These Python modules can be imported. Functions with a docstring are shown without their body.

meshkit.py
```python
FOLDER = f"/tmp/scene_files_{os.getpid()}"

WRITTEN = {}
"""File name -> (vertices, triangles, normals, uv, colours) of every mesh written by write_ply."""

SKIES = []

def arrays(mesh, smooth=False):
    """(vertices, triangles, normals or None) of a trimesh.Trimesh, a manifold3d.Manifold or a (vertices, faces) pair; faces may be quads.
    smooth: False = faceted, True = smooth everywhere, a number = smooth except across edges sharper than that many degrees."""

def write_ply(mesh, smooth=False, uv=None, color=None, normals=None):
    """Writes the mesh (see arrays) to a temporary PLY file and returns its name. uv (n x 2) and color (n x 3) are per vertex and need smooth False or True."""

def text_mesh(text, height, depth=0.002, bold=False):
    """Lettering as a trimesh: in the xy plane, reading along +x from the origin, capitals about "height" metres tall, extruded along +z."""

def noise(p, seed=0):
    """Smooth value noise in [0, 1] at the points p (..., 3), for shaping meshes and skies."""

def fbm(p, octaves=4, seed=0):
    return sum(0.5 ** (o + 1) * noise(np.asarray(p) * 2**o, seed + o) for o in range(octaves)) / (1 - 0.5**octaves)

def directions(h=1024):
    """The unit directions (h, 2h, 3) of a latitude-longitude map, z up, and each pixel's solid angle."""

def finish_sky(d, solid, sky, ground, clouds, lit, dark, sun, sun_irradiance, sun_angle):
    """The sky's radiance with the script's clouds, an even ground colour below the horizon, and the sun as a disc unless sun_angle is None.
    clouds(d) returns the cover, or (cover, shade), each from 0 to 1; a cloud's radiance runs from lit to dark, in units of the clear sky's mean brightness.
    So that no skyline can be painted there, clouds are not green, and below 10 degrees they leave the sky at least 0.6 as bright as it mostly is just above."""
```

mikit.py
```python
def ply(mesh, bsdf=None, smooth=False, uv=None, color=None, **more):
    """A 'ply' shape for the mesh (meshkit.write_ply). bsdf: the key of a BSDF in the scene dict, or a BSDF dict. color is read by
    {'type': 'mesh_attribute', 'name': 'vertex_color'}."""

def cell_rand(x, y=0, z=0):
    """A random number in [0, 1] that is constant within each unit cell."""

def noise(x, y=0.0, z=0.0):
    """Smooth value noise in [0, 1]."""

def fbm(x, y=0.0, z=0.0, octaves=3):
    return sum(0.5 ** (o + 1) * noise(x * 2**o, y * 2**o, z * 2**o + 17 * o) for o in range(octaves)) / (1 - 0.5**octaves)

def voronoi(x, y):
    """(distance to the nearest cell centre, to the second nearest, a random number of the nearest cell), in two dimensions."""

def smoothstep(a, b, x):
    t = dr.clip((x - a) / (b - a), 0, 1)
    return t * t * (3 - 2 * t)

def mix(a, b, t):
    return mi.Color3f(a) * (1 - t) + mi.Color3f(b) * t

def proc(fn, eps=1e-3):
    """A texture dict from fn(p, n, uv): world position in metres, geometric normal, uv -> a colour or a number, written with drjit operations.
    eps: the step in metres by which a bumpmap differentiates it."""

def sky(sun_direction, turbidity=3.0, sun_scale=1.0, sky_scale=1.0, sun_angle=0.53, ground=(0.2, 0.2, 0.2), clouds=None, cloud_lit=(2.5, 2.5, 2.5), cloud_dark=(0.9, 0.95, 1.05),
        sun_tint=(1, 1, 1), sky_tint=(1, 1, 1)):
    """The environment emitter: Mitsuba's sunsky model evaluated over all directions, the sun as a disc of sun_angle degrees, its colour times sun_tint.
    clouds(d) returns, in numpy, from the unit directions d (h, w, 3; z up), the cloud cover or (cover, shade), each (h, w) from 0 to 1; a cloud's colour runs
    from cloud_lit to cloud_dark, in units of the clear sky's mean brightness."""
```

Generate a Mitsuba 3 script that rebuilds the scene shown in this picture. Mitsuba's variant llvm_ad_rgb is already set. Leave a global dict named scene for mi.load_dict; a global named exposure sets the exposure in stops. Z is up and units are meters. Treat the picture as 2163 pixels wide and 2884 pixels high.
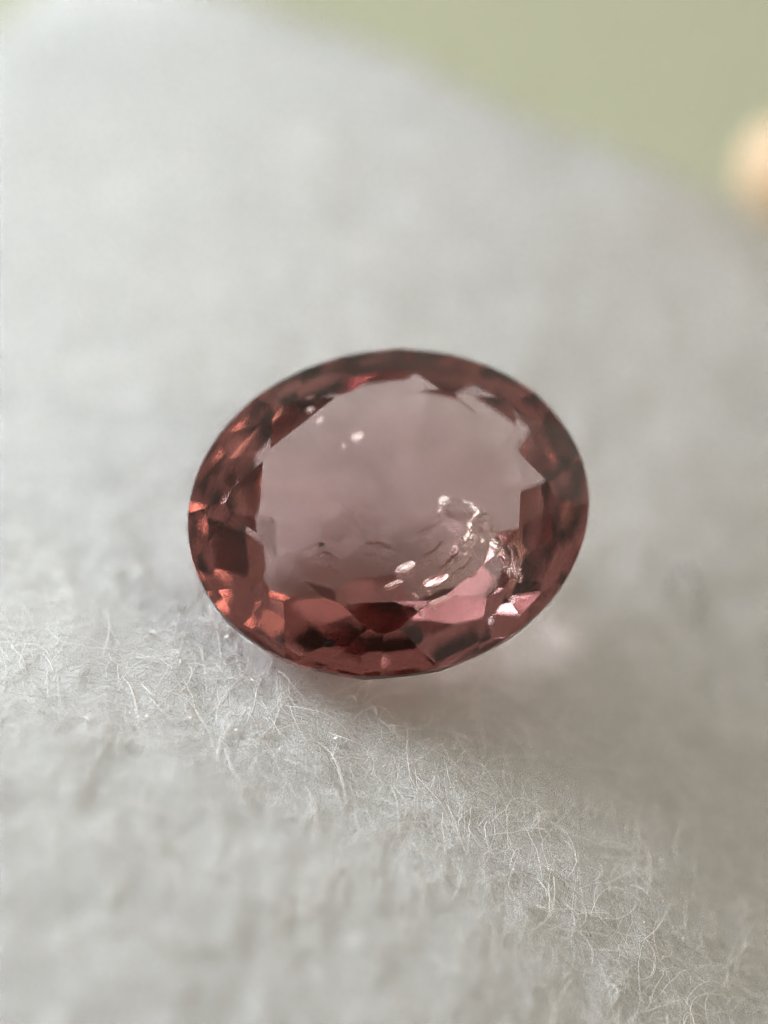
import math
import numpy as np, trimesh, drjit as dr, mitsuba as mi, mikit, meshkit
from scipy.spatial import HalfspaceIntersection, ConvexHull

T = mi.ScalarTransform4f
scene, labels = {}, {}
S = 1.0                       # overall size of the set-up
MM = 0.001 * S                # one millimetre
rgb = lambda *c: {'type': 'rgb', 'value': list(c)}

# ------------------------------------------------------------------ camera
ELEV, ROLL, DIST = 43.0, 20.0, 65.0
e, r = math.radians(ELEV), math.radians(ROLL)
GEM_C = np.array([0.0, 0.0, 2.15])                   # centre of the girdle, mm above the pad
view = np.array([0, math.cos(e), -math.sin(e)])      # looking direction
cam_pos = GEM_C - view * DIST
right = np.array([1.0, 0, 0]); up0 = np.cross(right, view)
up = up0 * math.cos(r) - right * math.sin(r)
img_right = right * math.cos(r) + up0 * math.sin(r)
aim = GEM_C + img_right * (-0.085) + up * (-0.013)
scene['camera'] = {
    'type': 'thinlens', 'fov': 11.75, 'fov_axis': 'x', 'aperture_radius': 2.3 * MM, 'focus_distance': 64.15 * MM,
    'near_clip': 5 * MM, 'far_clip': 5000 * MM,
    'to_world': T().look_at(origin=(cam_pos * MM).tolist(), target=((cam_pos + (aim - GEM_C) + view * DIST) * MM).tolist(), up=up.tolist())}
exposure = -0.76


def lamp(key, center, target, w, h, colour, label, category):
    scene[key] = {'type': 'rectangle', 'to_world': T().look_at(origin=[c * MM for c in center], target=[t * MM for t in target], up=[0, 0, 1] if abs(center[2]) < 500 else [0, 1, 0]) @ T().scale([w / 2 * MM, h / 2 * MM, 1]),
                  'emitter': {'type': 'area', 'radiance': rgb(*colour)}}
    labels[key] = {'label': label, 'category': category}


lamp('daylight_lamp', (-118, 25, 67), (0, 0, 0), 130, 34, (4.0, 4.3, 4.5), 'broad cool white lamp to the left of the pad, outside the picture', 'lamp')
lamp('added_small_lamp', (-112.3, 2, 54.8), (0, 0, 0), 60, 43, (27, 28.4, 29.5), 'added small very bright lamp in front of the broad daylight lamp, outside the picture', 'lamp')  # added to strengthen the pink light thrown through the stone
lamp('added_warm_lamp', (525, -140, 456), (0, 0, 0), 220, 220, (6.5, 5.4, 4.0), 'added dim warm fill lamp to the right of the pad, outside the picture', 'lamp')  # added fill: tints the shadows tan and some facets orange
lamp('added_fill_panel', (120, 330, 430), (0, 0, 0), 520, 360, (1.25, 1.12, 0.95), 'added broad dim fill panel above and behind the pad, outside the picture', 'fill panel')  # added panel, no known source: gives the facets bright and dark contrast
scene['room_light'] = {'type': 'constant', 'radiance': rgb(0.64, 0.58, 0.50)}

# ------------------------------------------------------------------ materials
scene['pad_white'] = {'type': 'twosided', 'bsdf': {'type': 'diffuse', 'reflectance': rgb(0.745, 0.76, 0.76)}}
scene['fibre_white'] = {'type': 'twosided', 'bsdf': {'type': 'principled', 'base_color': rgb(0.765, 0.78, 0.78), 'roughness': 0.4, 'specular': 0.5}}
scene['fibre_bright'] = {'type': 'twosided', 'bsdf': {'type': 'principled', 'base_color': rgb(0.92, 0.92, 0.91), 'roughness': 0.12, 'specular': 1.0, 'clearcoat': 1.0, 'clearcoat_gloss': 0.95}}
scene['lint_glossy'] = {'type': 'twosided', 'bsdf': {'type': 'principled', 'base_color': rgb(0.94, 0.94, 0.93), 'roughness': 0.22, 'specular': 1.0, 'clearcoat': 1.0, 'clearcoat_gloss': 0.9, 'metallic': 0.4}}
scene['fibre_grey'] = {'type': 'twosided', 'bsdf': {'type': 'principled', 'base_color': rgb(0.16, 0.15, 0.12), 'roughness': 0.5}}
scene['table_green'] = {'type': 'twosided', 'bsdf': {'type': 'diffuse', 'reflectance': rgb(0.59, 0.62, 0.46)}}
scene['phone_black'] = {'type': 'twosided', 'bsdf': {'type': 'principled', 'base_color': rgb(0.03, 0.03, 0.03), 'roughness': 0.4}}
scene['blob_peach'] = {'type': 'twosided', 'bsdf': {'type': 'principled', 'base_color': rgb(0.95, 0.70, 0.46), 'roughness': 0.4}}
scene['gem_glass'] = {'type': 'dielectric', 'int_ior': 1.63, 'ext_ior': 1.0}
SIG = np.array([0.122, 0.262, 0.266])
scene['gem_body'] = {'type': 'homogeneous', 'albedo': rgb(0, 0, 0), 'sigma_t': rgb(*(SIG / 0.5)), 'scale': 0.5 / MM}
scene['hollow'] = {'type': 'dielectric', 'int_ior': 1.0, 'ext_ior': 1.63}
scene['needle_brown'] = {'type': 'twosided', 'bsdf': {'type': 'principled', 'base_color': rgb(0.30, 0.18, 0.11), 'roughness': 0.4}}
scene['inclusion_black'] = {'type': 'twosided', 'bsdf': {'type': 'principled', 'base_color': rgb(0.02, 0.015, 0.015), 'roughness': 0.4}}
INSIDE = {'type': 'ref', 'id': 'gem_body'}

# ------------------------------------------------------------------ the gem's shape
A, B = 3.53, 3.015
TILT, TILT_X, PSI = 26.0, -5.0, 35.0


def rot(axis, deg):
    return trimesh.transformations.rotation_matrix(math.radians(deg), axis)[:3, :3]


GEM_R = rot([1, 0, 0], TILT) @ rot([0, 1, 0], TILT_X) @ rot([0, 0, 1], PSI)


def to_world(p):
    return np.asarray(p) @ GEM_R.T + GEM_C


planes, kinds = [], []


def cut(theta, angle, z0, rr, kind, sign):
    """a plane through the unit circle point at (theta, z0), radius rr, inclined by angle from the girdle plane"""
    t, a = math.radians(theta), math.radians(angle)
    n = np.array([math.cos(t) * math.sin(a), math.sin(t) * math.sin(a), sign * math.cos(a)])
    p = np.array([math.cos(t) * rr, math.sin(t) * rr, z0])
    planes.append([*n, -n @ p]); kinds.append(kind)


GT = 0.035                                    # girdle, in radii
for k in range(64):
    cut(k * 5.625 + 2.8, 90, 0, 1.0, 'girdle', 1)
CP = 6.0
for k in range(16): cut(CP + 11.25 + 22.5 * k, 37.5, GT / 2, 1.0, 'crown_facet', 1)
for k in range(8): cut(CP + 45 * k, 34, GT / 2, 1.0, 'crown_facet', 1)
for k in range(8): cut(CP + 22.5 + 45 * k, 20.0, GT / 2 + 0.16, 0.80, 'star_facet', 1)
planes.append([0, 0, 1, -0.235]); kinds.append('table_facet')
N, PH, JIT = 16, 12.27, 3.0
cut_rng = np.random.default_rng(337)
J = lambda a: a + cut_rng.normal(0, JIT)
TIERS = ((56, 0.00, 1.00), (46, 0.20, 0.89), (36, 0.36, 0.72), (25, 0.48, 0.55), (8, 0.60, 0.30))     # a step-cut pavilion: slope, depth, radius
for ang, dep, rad in TIERS:
    for k in range(N): cut(PH + k * 360 / N, J(ang), -GT / 2 - dep, rad, 'pavilion_facet', -1)
planes = np.array(planes)
hs = HalfspaceIntersection(planes, np.array([0, 0, 0.0]))
pts = hs.intersections
GS = np.array([A, B, 0.5 * (A + B)])
keep, where = [], {}
facets = []
for i, (p, kind) in enumerate(zip(planes, kinds)):
    on = np.abs(pts @ p[:3] + p[3]) < 1e-7
    q = np.unique(np.round(pts[on], 9), axis=0)
    if len(q) < 3: continue
    c = q.mean(0); n = p[:3]
    u = np.cross(n, [0.3, 0.5, 0.81]); u /= np.linalg.norm(u); w = np.cross(n, u)
    q = q[np.argsort(np.arctan2((q - c) @ w, (q - c) @ u))]
    facets.append((kind, q * GS))
counts = {}


def add_gem(kind, mesh):
    n = counts.get(kind, 0); counts[kind] = n + 1
    key = f'gemstone__{kind}' + (f'_{n:03d}' if n else '')
    scene[key] = mikit.ply(mesh, 'gem_glass', interior=INSIDE)
    return key


gv, gf = [], []
for kind, q in facets:
    f = np.array([[0, j, j + 1] for j in range(1, len(q) - 1)])
    if kind == 'girdle':
        gf.append(f + sum(map(len, gv))); gv.append(to_world(q) * MM)
    else:
        add_gem(kind, (to_world(q) * MM, f))
add_gem('girdle', (np.vstack(gv), np.vstack(gf)))
labels['gemstone'] = {'label': 'faceted oval pinkish brown transparent gemstone lying tilted on the white fibrous pad', 'category': 'gemstone'}


# ------------------------------------------------------------------ what lies inside the stone
def tubes(P, R, sides=4):
    """P (n, k, 3) polylines, R (n, k) radii -> one mesh"""
    n, k, _ = P.shape
    t = np.gradient(P, axis=1); t /= np.linalg.norm(t, axis=2, keepdims=True) + 1e-12
    ref = np.where(np.abs(t[:, :, 2:]) < 0.85, np.array([0, 0, 1.0]), np.array([1.0, 0, 0]))
    a = np.cross(t, ref); a /= np.linalg.norm(a, axis=2, keepdims=True) + 1e-12
    b = np.cross(t, a)
    ang = np.arange(sides) * 2 * np.pi / sides
    v = P[:, :, None] + R[:, :, None, None] * (np.cos(ang)[None, None, :, None] * a[:, :, None] + np.sin(ang)[None, None, :, None] * b[:, :, None])
    N, I, J = np.meshgrid(np.arange(n), np.arange(k - 1), np.arange(sides), indexing='ij')
    base = N * k * sides
    q = np.stack([base + I * sides + J, base + I * sides + (J + 1) % sides, base + (I + 1) * sides + (J + 1) % sides, base + (I + 1) * sides + J], -1).reshape(-1, 4)
    return v.reshape(-1, 3), q


inc_rng = np.random.default_rng(21)


def refract_in(d):
    """a direction outside (towards the source) -> the same inside the stone, through the table"""
    d = np.asarray(d, float) @ GEM_R; d /= np.linalg.norm(d)
    xy = d[:2] / 1.63
    return np.array([*xy, math.sqrt(1 - xy @ xy)])


V_IN, L_IN = refract_in(cam_pos - GEM_C), refract_in([-112, 2, 55])
H_IN = (V_IN + L_IN) / np.linalg.norm(V_IN + L_IN)


def part(kind, mesh, bsdf, **more):
    n = counts.get(kind, 0); counts[kind] = n + 1
    key = f'gemstone__{kind}' + (f'_{n:03d}' if n else '')
    scene[key] = mikit.ply(mesh, bsdf, **more)
    return key


def flake(c, rx, ry, rz, normal, spin, rough=0.35, wrinkle=0.0):
    """a thin hollow with an uneven outline, given in the stone's own frame"""
    m = trimesh.creation.icosphere(subdivisions=5 if wrinkle else 3)
    v = np.array(m.vertices)
    seed = int(inc_rng.integers(1, 9999))
    v *= (1 + rough * (meshkit.fbm(v * 1.7 + seed, 2, seed) - 0.5) * 2)[:, None]
    v *= [rx, ry, rz]
    if wrinkle:
        v[:, 2] += wrinkle * (meshkit.fbm(np.stack([v[:, 0] * 8, v[:, 1] * 3, 0 * v[:, 0] + seed], -1), 3, seed) - 0.5)
    n = np.asarray(normal, float); n /= np.linalg.norm(n)
    u = np.cross([0, 1, 0], n); u /= np.linalg.norm(u); w = np.cross(n, u)
    a = math.radians(spin)
    u, w = u * math.cos(a) + w * math.sin(a), w * math.cos(a) - u * math.sin(a)
    v = v @ np.stack([u, w, n]) + np.asarray(c)
    part('hollow_inclusion', trimesh.Trimesh(to_world(v) * MM, m.faces, process=False), 'hollow', smooth=True, exterior=INSIDE)


# the three that flash
flake((-0.04, -1.13, -0.35), 0.19, 0.085, 0.012, H_IN, 10, 0.2)
flake((0.38, -1.51, -0.30), 0.24, 0.095, 0.012, H_IN + [0.01, 0.01, 0], 4, 0.2)
flake((-0.33, -1.38, -0.35), 0.17, 0.065, 0.012, H_IN + [-0.01, 0.01, 0], 8, 0.2)
# hollows added to flash like small blurred reflections deep inside, near the far side
flake((-0.11, 1.56, -0.90), 0.11, 0.08, 0.012, H_IN, 20, 0.4)
flake((-0.40, 1.45, -0.90), 0.05, 0.04, 0.012, H_IN, 50, 0.4)
flake((-0.68, 2.00, -0.75), 0.07, 0.05, 0.012, H_IN, 0, 0.4)
# a feather: wrinkled hollow sheets to the upper right of them, with a few small hollows round them
flake((1.12, -0.36, -0.30), 0.36, 0.20, 0.09, [-0.25, -0.45, 1.0], -28, 0.5, 0.10)
flake((1.42, -0.80, -0.25), 0.24, 0.26, 0.09, [0.35, -0.30, 1.0], -50, 0.6, 0.10)
flake((0.98, -1.05, -0.40), 0.34, 0.12, 0.09, [-0.20, -0.55, 1.0], 30, 0.6, 0.09)
flake((1.62, -1.30, -0.35), 0.13, 0.26, 0.05, [0.45, -0.10, 1.0], 10, 0.5, 0.09)
for c, rx, ry in (((0.41, -0.21), 0.06, 0.03), ((0.56, -0.26), 0.03, 0.02), ((0.78, -0.42), 0.05, 0.03), ((0.10, -1.55), 0.05, 0.02), ((0.20, -1.72), 0.07, 0.03), ((-0.01, -1.65), 0.08, 0.03)):
    nrm = np.array([0, 0, 1.0]) + inc_rng.normal(0, 0.6, 3) * [1, 1, 0.3]
    flake((*c, -0.30 + inc_rng.uniform(-0.3, 0.2)), rx, ry, 0.04, nrm, -35 + inc_rng.normal(0, 30), 0.5)


def needle(pts2, z0, r, bsdf='needle_brown', dz=0.12):
    p = np.array(pts2, float)
    t = np.linspace(0, 1, len(p)); tt = np.linspace(0, 1, 14)
    q = np.stack([np.interp(tt, t, p[:, 0]), np.interp(tt, t, p[:, 1]), z0 + dz * np.sin(tt * 5 + p[0, 0] * 9)], -1)
    q[:, :2] += inc_rng.normal(0, 0.012, (14, 2))
    rad = r * np.sin(np.pi * (0.05 + 0.9 * tt)) * (1 + 0.5 * (inc_rng.random(14) - 0.5))
    part('needle_inclusion', tuple_to_world(tubes(q[None], rad[None], 8)), bsdf, smooth=True)


def tuple_to_world(m):
    return to_world(m[0]) * MM, m[1]


needle([(-0.60, -0.47), (-0.30, -0.50), (-0.05, -0.66)], -0.75, 0.020)
needle([(0.30, -0.58), (0.55, -0.50), (0.75, -0.54)], -0.40, 0.015)
needle([(0.25, -1.03), (0.50, -0.95), (0.80, -0.82)], -0.35, 0.018)
needle([(0.50, -1.30), (0.75, -1.22), (1.00, -1.08)], -0.35, 0.021)
needle([(0.75, -1.44), (0.95, -1.38), (1.15, -1.20)], -0.45, 0.015)
needle([(-1.45, -0.30), (-1.25, -0.45), (-1.05, -0.58)], -0.80, 0.018)
for c, rr in (((-1.53, -1.80, -0.50), 0.12), ((-1.30, -0.25, -0.75), 0.06)):   # small dark crystals near the lower edge
    m = trimesh.creation.icosphere(subdivisions=2)
    v = np.array(m.vertices) * (1 + 0.5 * (meshkit.fbm(m.vertices * 1.3 + rr * 50, 2) - 0.5))[:, None] * [rr, rr * 0.7, rr * 0.6] + c
    part('dark_inclusion', trimesh.Trimesh(to_world(v) * MM, m.faces, process=False), 'inclusion_black', smooth=True)
for k in range(14):                                    # faint straight growth lines
    a, b = inc_rng.uniform(-1.3, -0.3), inc_rng.uniform(-0.5, 0.6)
    ln = inc_rng.uniform(0.5, 1.0)
    needle([(a, b), (a + 0.42 * ln, b - 0.62 * ln)], inc_rng.uniform(-0.9, 0.2), 0.004, 'needle_brown', 0.0)

gem_pts = to_world(pts * GS)
hull = ConvexHull(gem_pts)

# ------------------------------------------------------------------ the pad
low = gem_pts[gem_pts[:, 2].argmin()]
EDGE = 18.8


def pad_z(x, y):
    x, y = np.asarray(x, float), np.asarray(y, float)
    p = np.stack([x, y, 0 * x], -1)
    h = -0.022 * x * x * (1 - 0.3 * np.clip((y - 3) / 12, 0, 1)) * np.where(x > 0, 1.2, 1.1 - 0.6 * np.clip(-y / 8, 0, 1)) - np.where(y < 0, 0.0050, 0.0030) * y * y - 0.012 * np.maximum(-x - 2 + 0.2 * (y - 4), 0) ** 2
    h = h + 0.55 * (meshkit.fbm(p / 5.0 + 7.3, 2, 5) - 0.5) + 0.15 * (meshkit.fbm(p / 1.3, 2, 1) - 0.5) + 0.13 * (meshkit.fbm(p / 0.42, 2, 3) - 0.5)
    d2 = (x - low[0]) ** 2 + (y - low[1]) ** 2
    h = h - 0.15 - np.exp(-d2 / 6.0) * 0.1
    edge = EDGE + 0.05 * x + 0.055 * np.maximum(1 - x, 0) ** 2 + 0.8 * (meshkit.fbm(np.stack([x / 4, 0 * x, 0 * x], -1), 2, 9) - 0.5)
    s = np.clip((y - edge + 3.5) / 3.5, 0, 1)
    h = h - 5.0 * (1 - np.sqrt(1 - np.minimum(s, 1) ** 2 * 0.9999))
    # the stone presses the pad down: the pad stays just below the stone's underside
    eq = hull.equations
    under = eq[eq[:, 2] < -1e-3]
    z = np.full(x.shape, -9.0)
    for nx, ny, nz, d in under:
        z = np.maximum(z, -(d + nx * x + ny * y) / nz)
    return np.where(z < 6, np.minimum(h, np.maximum(z - 0.20, -2.5)), h)


def steps(lo, a, b, hi):
    return np.concatenate([np.arange(lo, a, 0.4), np.arange(a, b, 0.095), np.arange(b, hi, 0.4)])


xs, ys = steps(-30, -12, 12, 30), steps(-30, -12, EDGE + 10, EDGE + 10.1)
X, Y = np.meshgrid(xs, ys)
Z = pad_z(X, Y)
V = np.stack([X, Y, Z], -1).reshape(-1, 3)
i, j = np.meshgrid(np.arange(len(ys) - 1), np.arange(len(xs) - 1), indexing='ij')
a = (i * len(xs) + j).ravel()
F = np.stack([a, a + 1, a + 1 + len(xs), a + len(xs)], -1)
scene['pad__base'] = mikit.ply((V * MM, F), 'pad_white', smooth=True)
labels['pad'] = {'label': 'white fuzzy fibrous pad that carries the gemstone', 'category': 'pad'}


def curls(rng, x, y, length, k, curl, lift, stand):
    """n wavy fibres starting at (x, y), lying on the pad"""
    n = len(x)
    head = rng.uniform(0, 2 * np.pi, n)
    turn = np.cumsum(rng.normal(0, curl, (n, k)), 1) + rng.normal(0, curl * 1.2, (n, 1)) * np.arange(k)
    d = head[:, None] + turn
    step = (length / (k - 1))[:, None]
    px = x[:, None] + np.cumsum(np.cos(d) * step, 1); py = y[:, None] + np.cumsum(np.sin(d) * step, 1)
    s = np.linspace(0, 1, k)[None]
    pz = pad_z(px, py) + lift[:, None] + stand[:, None] * np.sin(np.pi * s * rng.uniform(0.5, 1.1, (n, 1))) 
    return np.stack([px, py, pz], -1)


def outside(P):
    d = np.einsum('ij,nkj->nki', hull.equations[:, :3], P) + hull.equations[:, 3]
    return ~((d.max(-1) < 0.16).any(1))


rng = np.random.default_rng(4)
n = 50000
x = rng.uniform(-11, 11, n); y = rng.uniform(-11, EDGE + 0.5, n)
P = curls(rng, x, y, rng.uniform(0.6, 2.4, n), 8, 0.22, rng.uniform(-0.04, 0.03, n), np.abs(rng.normal(0, 0.03, n)))
P = P[outside(P)]
v, f = tubes(P, rng.uniform(0.004, 0.009, (len(P), 1)) * np.ones((1, 8)), 3)
scene['pad__fibres'] = mikit.ply((v * MM, f), 'fibre_white', smooth=True)
labels['pad__fibres'] = {'label': 'tangled fine white fibres of the pad', 'kind': 'stuff'}

# long loose fibres that stand out one by one
n = 5000
x = rng.uniform(-10, 10, n); y = rng.uniform(-10, 14, n)
P = curls(rng, x, y, rng.uniform(0.15, 1.5, n) ** 1.3, 10, 0.13, rng.uniform(0.01, 0.06, n), np.abs(rng.normal(0, 0.13, n)))
P = P[outside(P)]
v, f = tubes(P, rng.uniform(0.004, 0.010, (len(P), 1)) * np.ones((1, 10)), 6)
scene['pad__loose_fibres'] = mikit.ply((v * MM, f), 'fibre_bright', smooth=True)
labels['pad__loose_fibres'] = {'label': 'bright loose fibres standing up from the pad', 'kind': 'stuff'}

# tiny glossy specks of lint
n = 900
x = rng.uniform(-10, 10, n); y = rng.uniform(-11, 13, n)
P = curls(rng, x, y, rng.uniform(0.04, 0.16, n), 6, 0.15, rng.uniform(0.04, 0.12, n), np.abs(rng.normal(0, 0.03, n)))
P = P[outside(P)]
v, f = tubes(P, rng.uniform(0.010, 0.024, (len(P), 1)) * np.array([0.2, 0.8, 1, 1, 0.8, 0.2]), 8)
scene['pad__lint'] = mikit.ply((v * MM, f), 'lint_glossy', smooth=True)
labels['pad__lint'] = {'label': 'tiny glinting specks of lint on the pad', 'kind': 'stuff'}

# single fibres that can be told apart, as lines of (x, y) on the pad in mm
FIBRES = [
    [(-5.24, -1.27), (-5.05, -1.54), (-4.79, -2.0), (-4.59, -2.29)],
    [(-5.34, -1.51), (-5.21, -1.85), (-5.03, -2.22)],
    [(-4.79, 0.24), (-4.66, 0.32), (-4.48, 0.3), (-4.43, 0.22)],
    [(-4.64, -0.38), (-4.48, -0.26), (-4.28, -0.12)],
    [(-4.46, -0.73), (-4.34, -0.5), (-4.15, -0.4)],
    [(-4.21, -1.06), (-4.07, -0.86), (-3.82, -0.7)],
    [(-3.99, -0.96), (-3.81, -0.85), (-3.78, -1.05), (-3.85, -1.19)],
    [(-4.12, -2.01), (-3.91, -2.45), (-3.81, -2.9), (-3.79, -3.22)],
    [(-3.91, 1.15), (-3.8, 0.92), (-3.57, 0.55), (-3.36, 0.26)],
    [(-3.3, -1.01), (-3.12, -1.1), (-2.95, -1.11), (-2.89, -0.98)],
    [(-2.49, -1.17), (-2.15, -1.89), (-1.86, -2.56)],
    [(-5.37, -3.3), (-5.08, -3.73), (-4.88, -3.99)],
    [(-4.76, -3.42), (-4.54, -3.75), (-4.44, -3.9)],
    [(-4.05, -1.54), (-3.9, -1.79)],
    [(-3.41, -0.79), (-3.3, -0.5), (-3.2, -0.27)],
    [(-5.56, 1.46), (-5.45, 1.67), (-5.4, 1.86), (-5.52, 2.35)],
    [(-5.78, -0.96), (-5.52, -1.07), (-5.29, -1.2), (-5.18, -1.04)],
    [(-4.48, -1.19), (-4.21, -1.44), (-3.94, -1.72)],
    [(-1.95, -1.78), (-1.89, -1.81)],
    [(-1.94, -2.03), (-1.82, -2.09)],
    [(-5.93, -1.27), (-5.81, -1.3)],
    [(4.25, 2.13), (4.36, 2.0), (4.55, 2.06)],
    [(4.56, 2.53), (4.65, 2.3)],
    [(3.4, 1.86), (3.59, 1.73)],
    [(4.06, 2.55), (4.42, 2.6), (4.9, 2.67)],
    [(5.71, 2.61), (5.91, 2.64), (6.1, 2.58)],
    [(-3.34, -3.54), (-3.05, -3.95), (-2.8, -4.37)],
    [(-2.99, -3.6), (-2.76, -3.86), (-2.59, -3.94)],
    [(-4.79, -5.25), (-4.46, -5.59)],
    [(-2.03, -4.08), (-1.89, -4.17)],
    [(-1.19, -4.01), (-1.11, -4.07)],
    [(0.45, -3.37), (0.57, -3.39)],
    [(0.84, -2.4), (1.0, -2.47)],
    [(0.42, -2.35), (0.59, -2.33)],
    [(-0.92, -3.3), (-0.71, -3.51)],
    [(-3.64, -4.72), (-3.53, -4.89)],
    [(-0.91, -6.83), (-0.55, -7.23)],
    [(6.63, -1.03), (6.75, -1.43), (6.73, -1.88), (6.87, -2.17), (7.12, -2.19)],
    [(6.58, -4.28), (6.81, -3.92), (6.97, -3.02)],
    [(6.38, -5.69), (6.55, -5.41)],
    [(7.01, -5.51), (7.21, -5.33), (7.57, -4.83)],
    [(7.62, -3.68), (7.77, -3.5)],
    [(8.48, -3.0), (8.58, -2.83)],
    [(8.94, -4.05), (9.09, -3.86)],
    [(8.45, -3.44), (8.71, -3.26), (8.98, -3.13)],
    [(4.99, -2.43), (5.05, -2.31), (5.18, -2.26), (5.23, -2.36), (5.1, -2.47), (4.99, -2.45)],
    [(6.55, -2.43), (6.63, -2.52)],
    [(8.22, -1.53), (8.41, -1.47), (8.64, -1.31)],
    [(4.19, -3.33), (4.41, -3.28), (4.61, -3.35)],
    [(5.45, -5.89), (5.58, -5.7)],
    [(1.26, -2.66), (1.4, -2.7)],
    [(5.72, -3.6), (6.09, -3.12), (6.31, -2.86)],
]


def strand(line, lift, r, k=14):
    p = np.array(line, float)
    t = np.linspace(0, 1, len(p)); tt = np.linspace(0, 1, k)
    if len(p) > 2:
        from scipy.interpolate import PchipInterpolator
        x, y = PchipInterpolator(t, p[:, 0])(tt), PchipInterpolator(t, p[:, 1])(tt)
    else:
        x, y = np.interp(tt, t, p[:, 0]), np.interp(tt, t, p[:, 1])
    z = pad_z(x, y) + lift * (0.35 + 0.65 * np.sin(np.pi * tt))
    rr = r * (0.55 + 0.45 * np.sin(np.pi * (0.1 + 0.8 * tt)))
    v, f = tubes(np.stack([x, y, z], -1)[None], rr[None], 8)
    return v * MM, f


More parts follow.
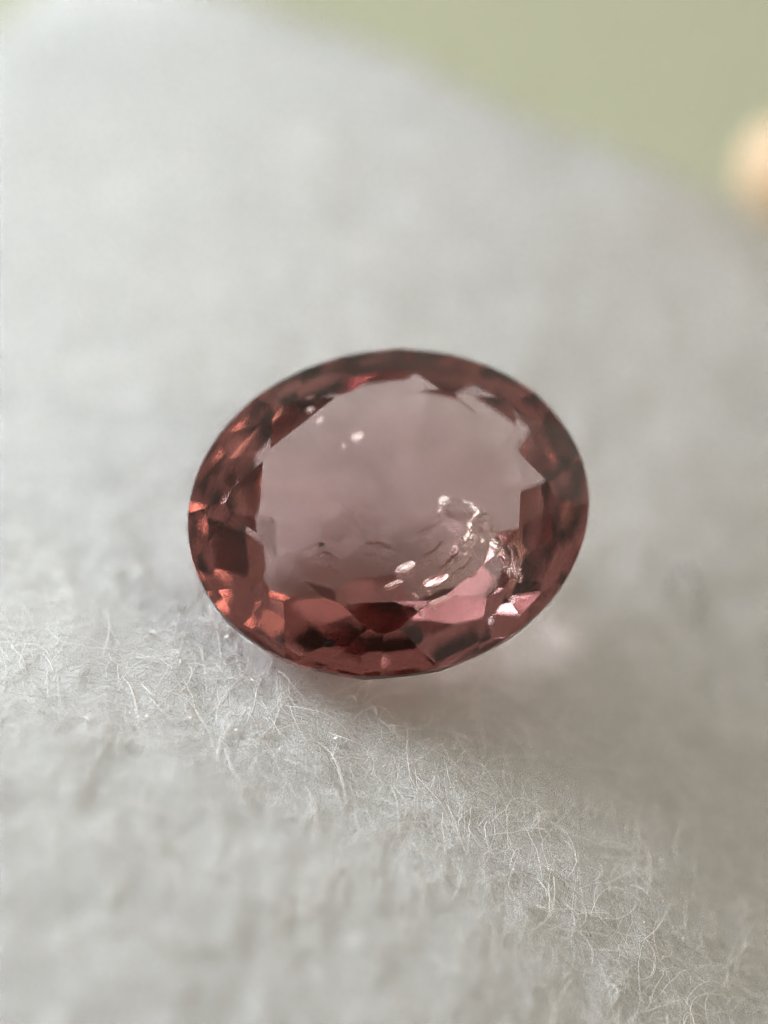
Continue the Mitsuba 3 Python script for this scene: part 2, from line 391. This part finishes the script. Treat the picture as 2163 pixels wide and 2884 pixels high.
for k, line in enumerate(FIBRES):
    short = np.abs(np.diff(np.array(line), axis=0)).sum() < 0.3
    scene['pad__fibre' + (f'_{k:03d}' if k else '')] = mikit.ply(strand(line, 0.16, 0.032 if short else 0.012), 'lint_glossy' if short else 'fibre_bright', smooth=True)
DARK = [(5.4, 3.59), (5.41, 3.71), (5.48, 3.82), (5.65, 3.92), (5.86, 3.7), (6.03, 3.51), (6.13, 3.22)]
scene['dark_fibre'] = mikit.ply(strand(DARK, 0.75, 0.030), 'fibre_grey', smooth=True)
labels['dark_fibre'] = {'label': 'short dark grey curled fibre standing on the pad to the right of the stone', 'category': 'fibre'}

# ------------------------------------------------------------------ the green table
g = 2000.0
scene['table'] = {'type': 'rectangle', 'to_world': T().translate([0, 0, -6.0 * MM]) @ T().scale([g * MM, g * MM, 1]), 'bsdf': {'type': 'ref', 'id': 'table_green'}}
labels['table'] = {'label': 'pale green table top far out of focus behind the pad', 'category': 'table'}

# ------------------------------------------------------------------ a pierced ball, guessed form for an unidentified peach blur at the right
BLOB_C = np.array([5.50, 16.1, 0.24])
t = np.linspace(0.24, np.pi - 0.24, 24)
prof = np.vstack([np.stack([np.sin(t), np.cos(t)], -1), [[0.22, -0.90], [0.22, 0.90]]]) * 1.15
prof = np.vstack([prof, prof[:1]])
peach_blob = trimesh.creation.revolve(prof, sections=40)
peach_blob.apply_transform(trimesh.transformations.rotation_matrix(1.1, [0.3, 1, 0.2])); peach_blob.apply_translation(BLOB_C)
scene['peach_blob'] = mikit.ply((peach_blob.vertices * MM, peach_blob.faces), 'blob_peach', smooth=40)
labels['peach_blob'] = {'label': 'peach coloured pierced ball, guessed stand-in for an unidentified blur at the right edge, on the far rim of the pad', 'category': 'peach_blob'}

# ------------------------------------------------------------------ an unseen handset slab behind the lens, added to shade the pad and facets
ph = trimesh.creation.box([72, 150, 8])
M = np.eye(4); M[:3, 0], M[:3, 1], M[:3, 2], M[:3, 3] = img_right, up, -view, cam_pos - view * 7.0 - up * 45 
ph.apply_transform(M)
scene['added_phone__body'] = mikit.ply((ph.vertices * MM, ph.faces), 'phone_black')
labels['added_phone'] = {'label': 'unseen black handset slab behind the lens, added to shade the pad and darken facets', 'category': 'added_phone'}
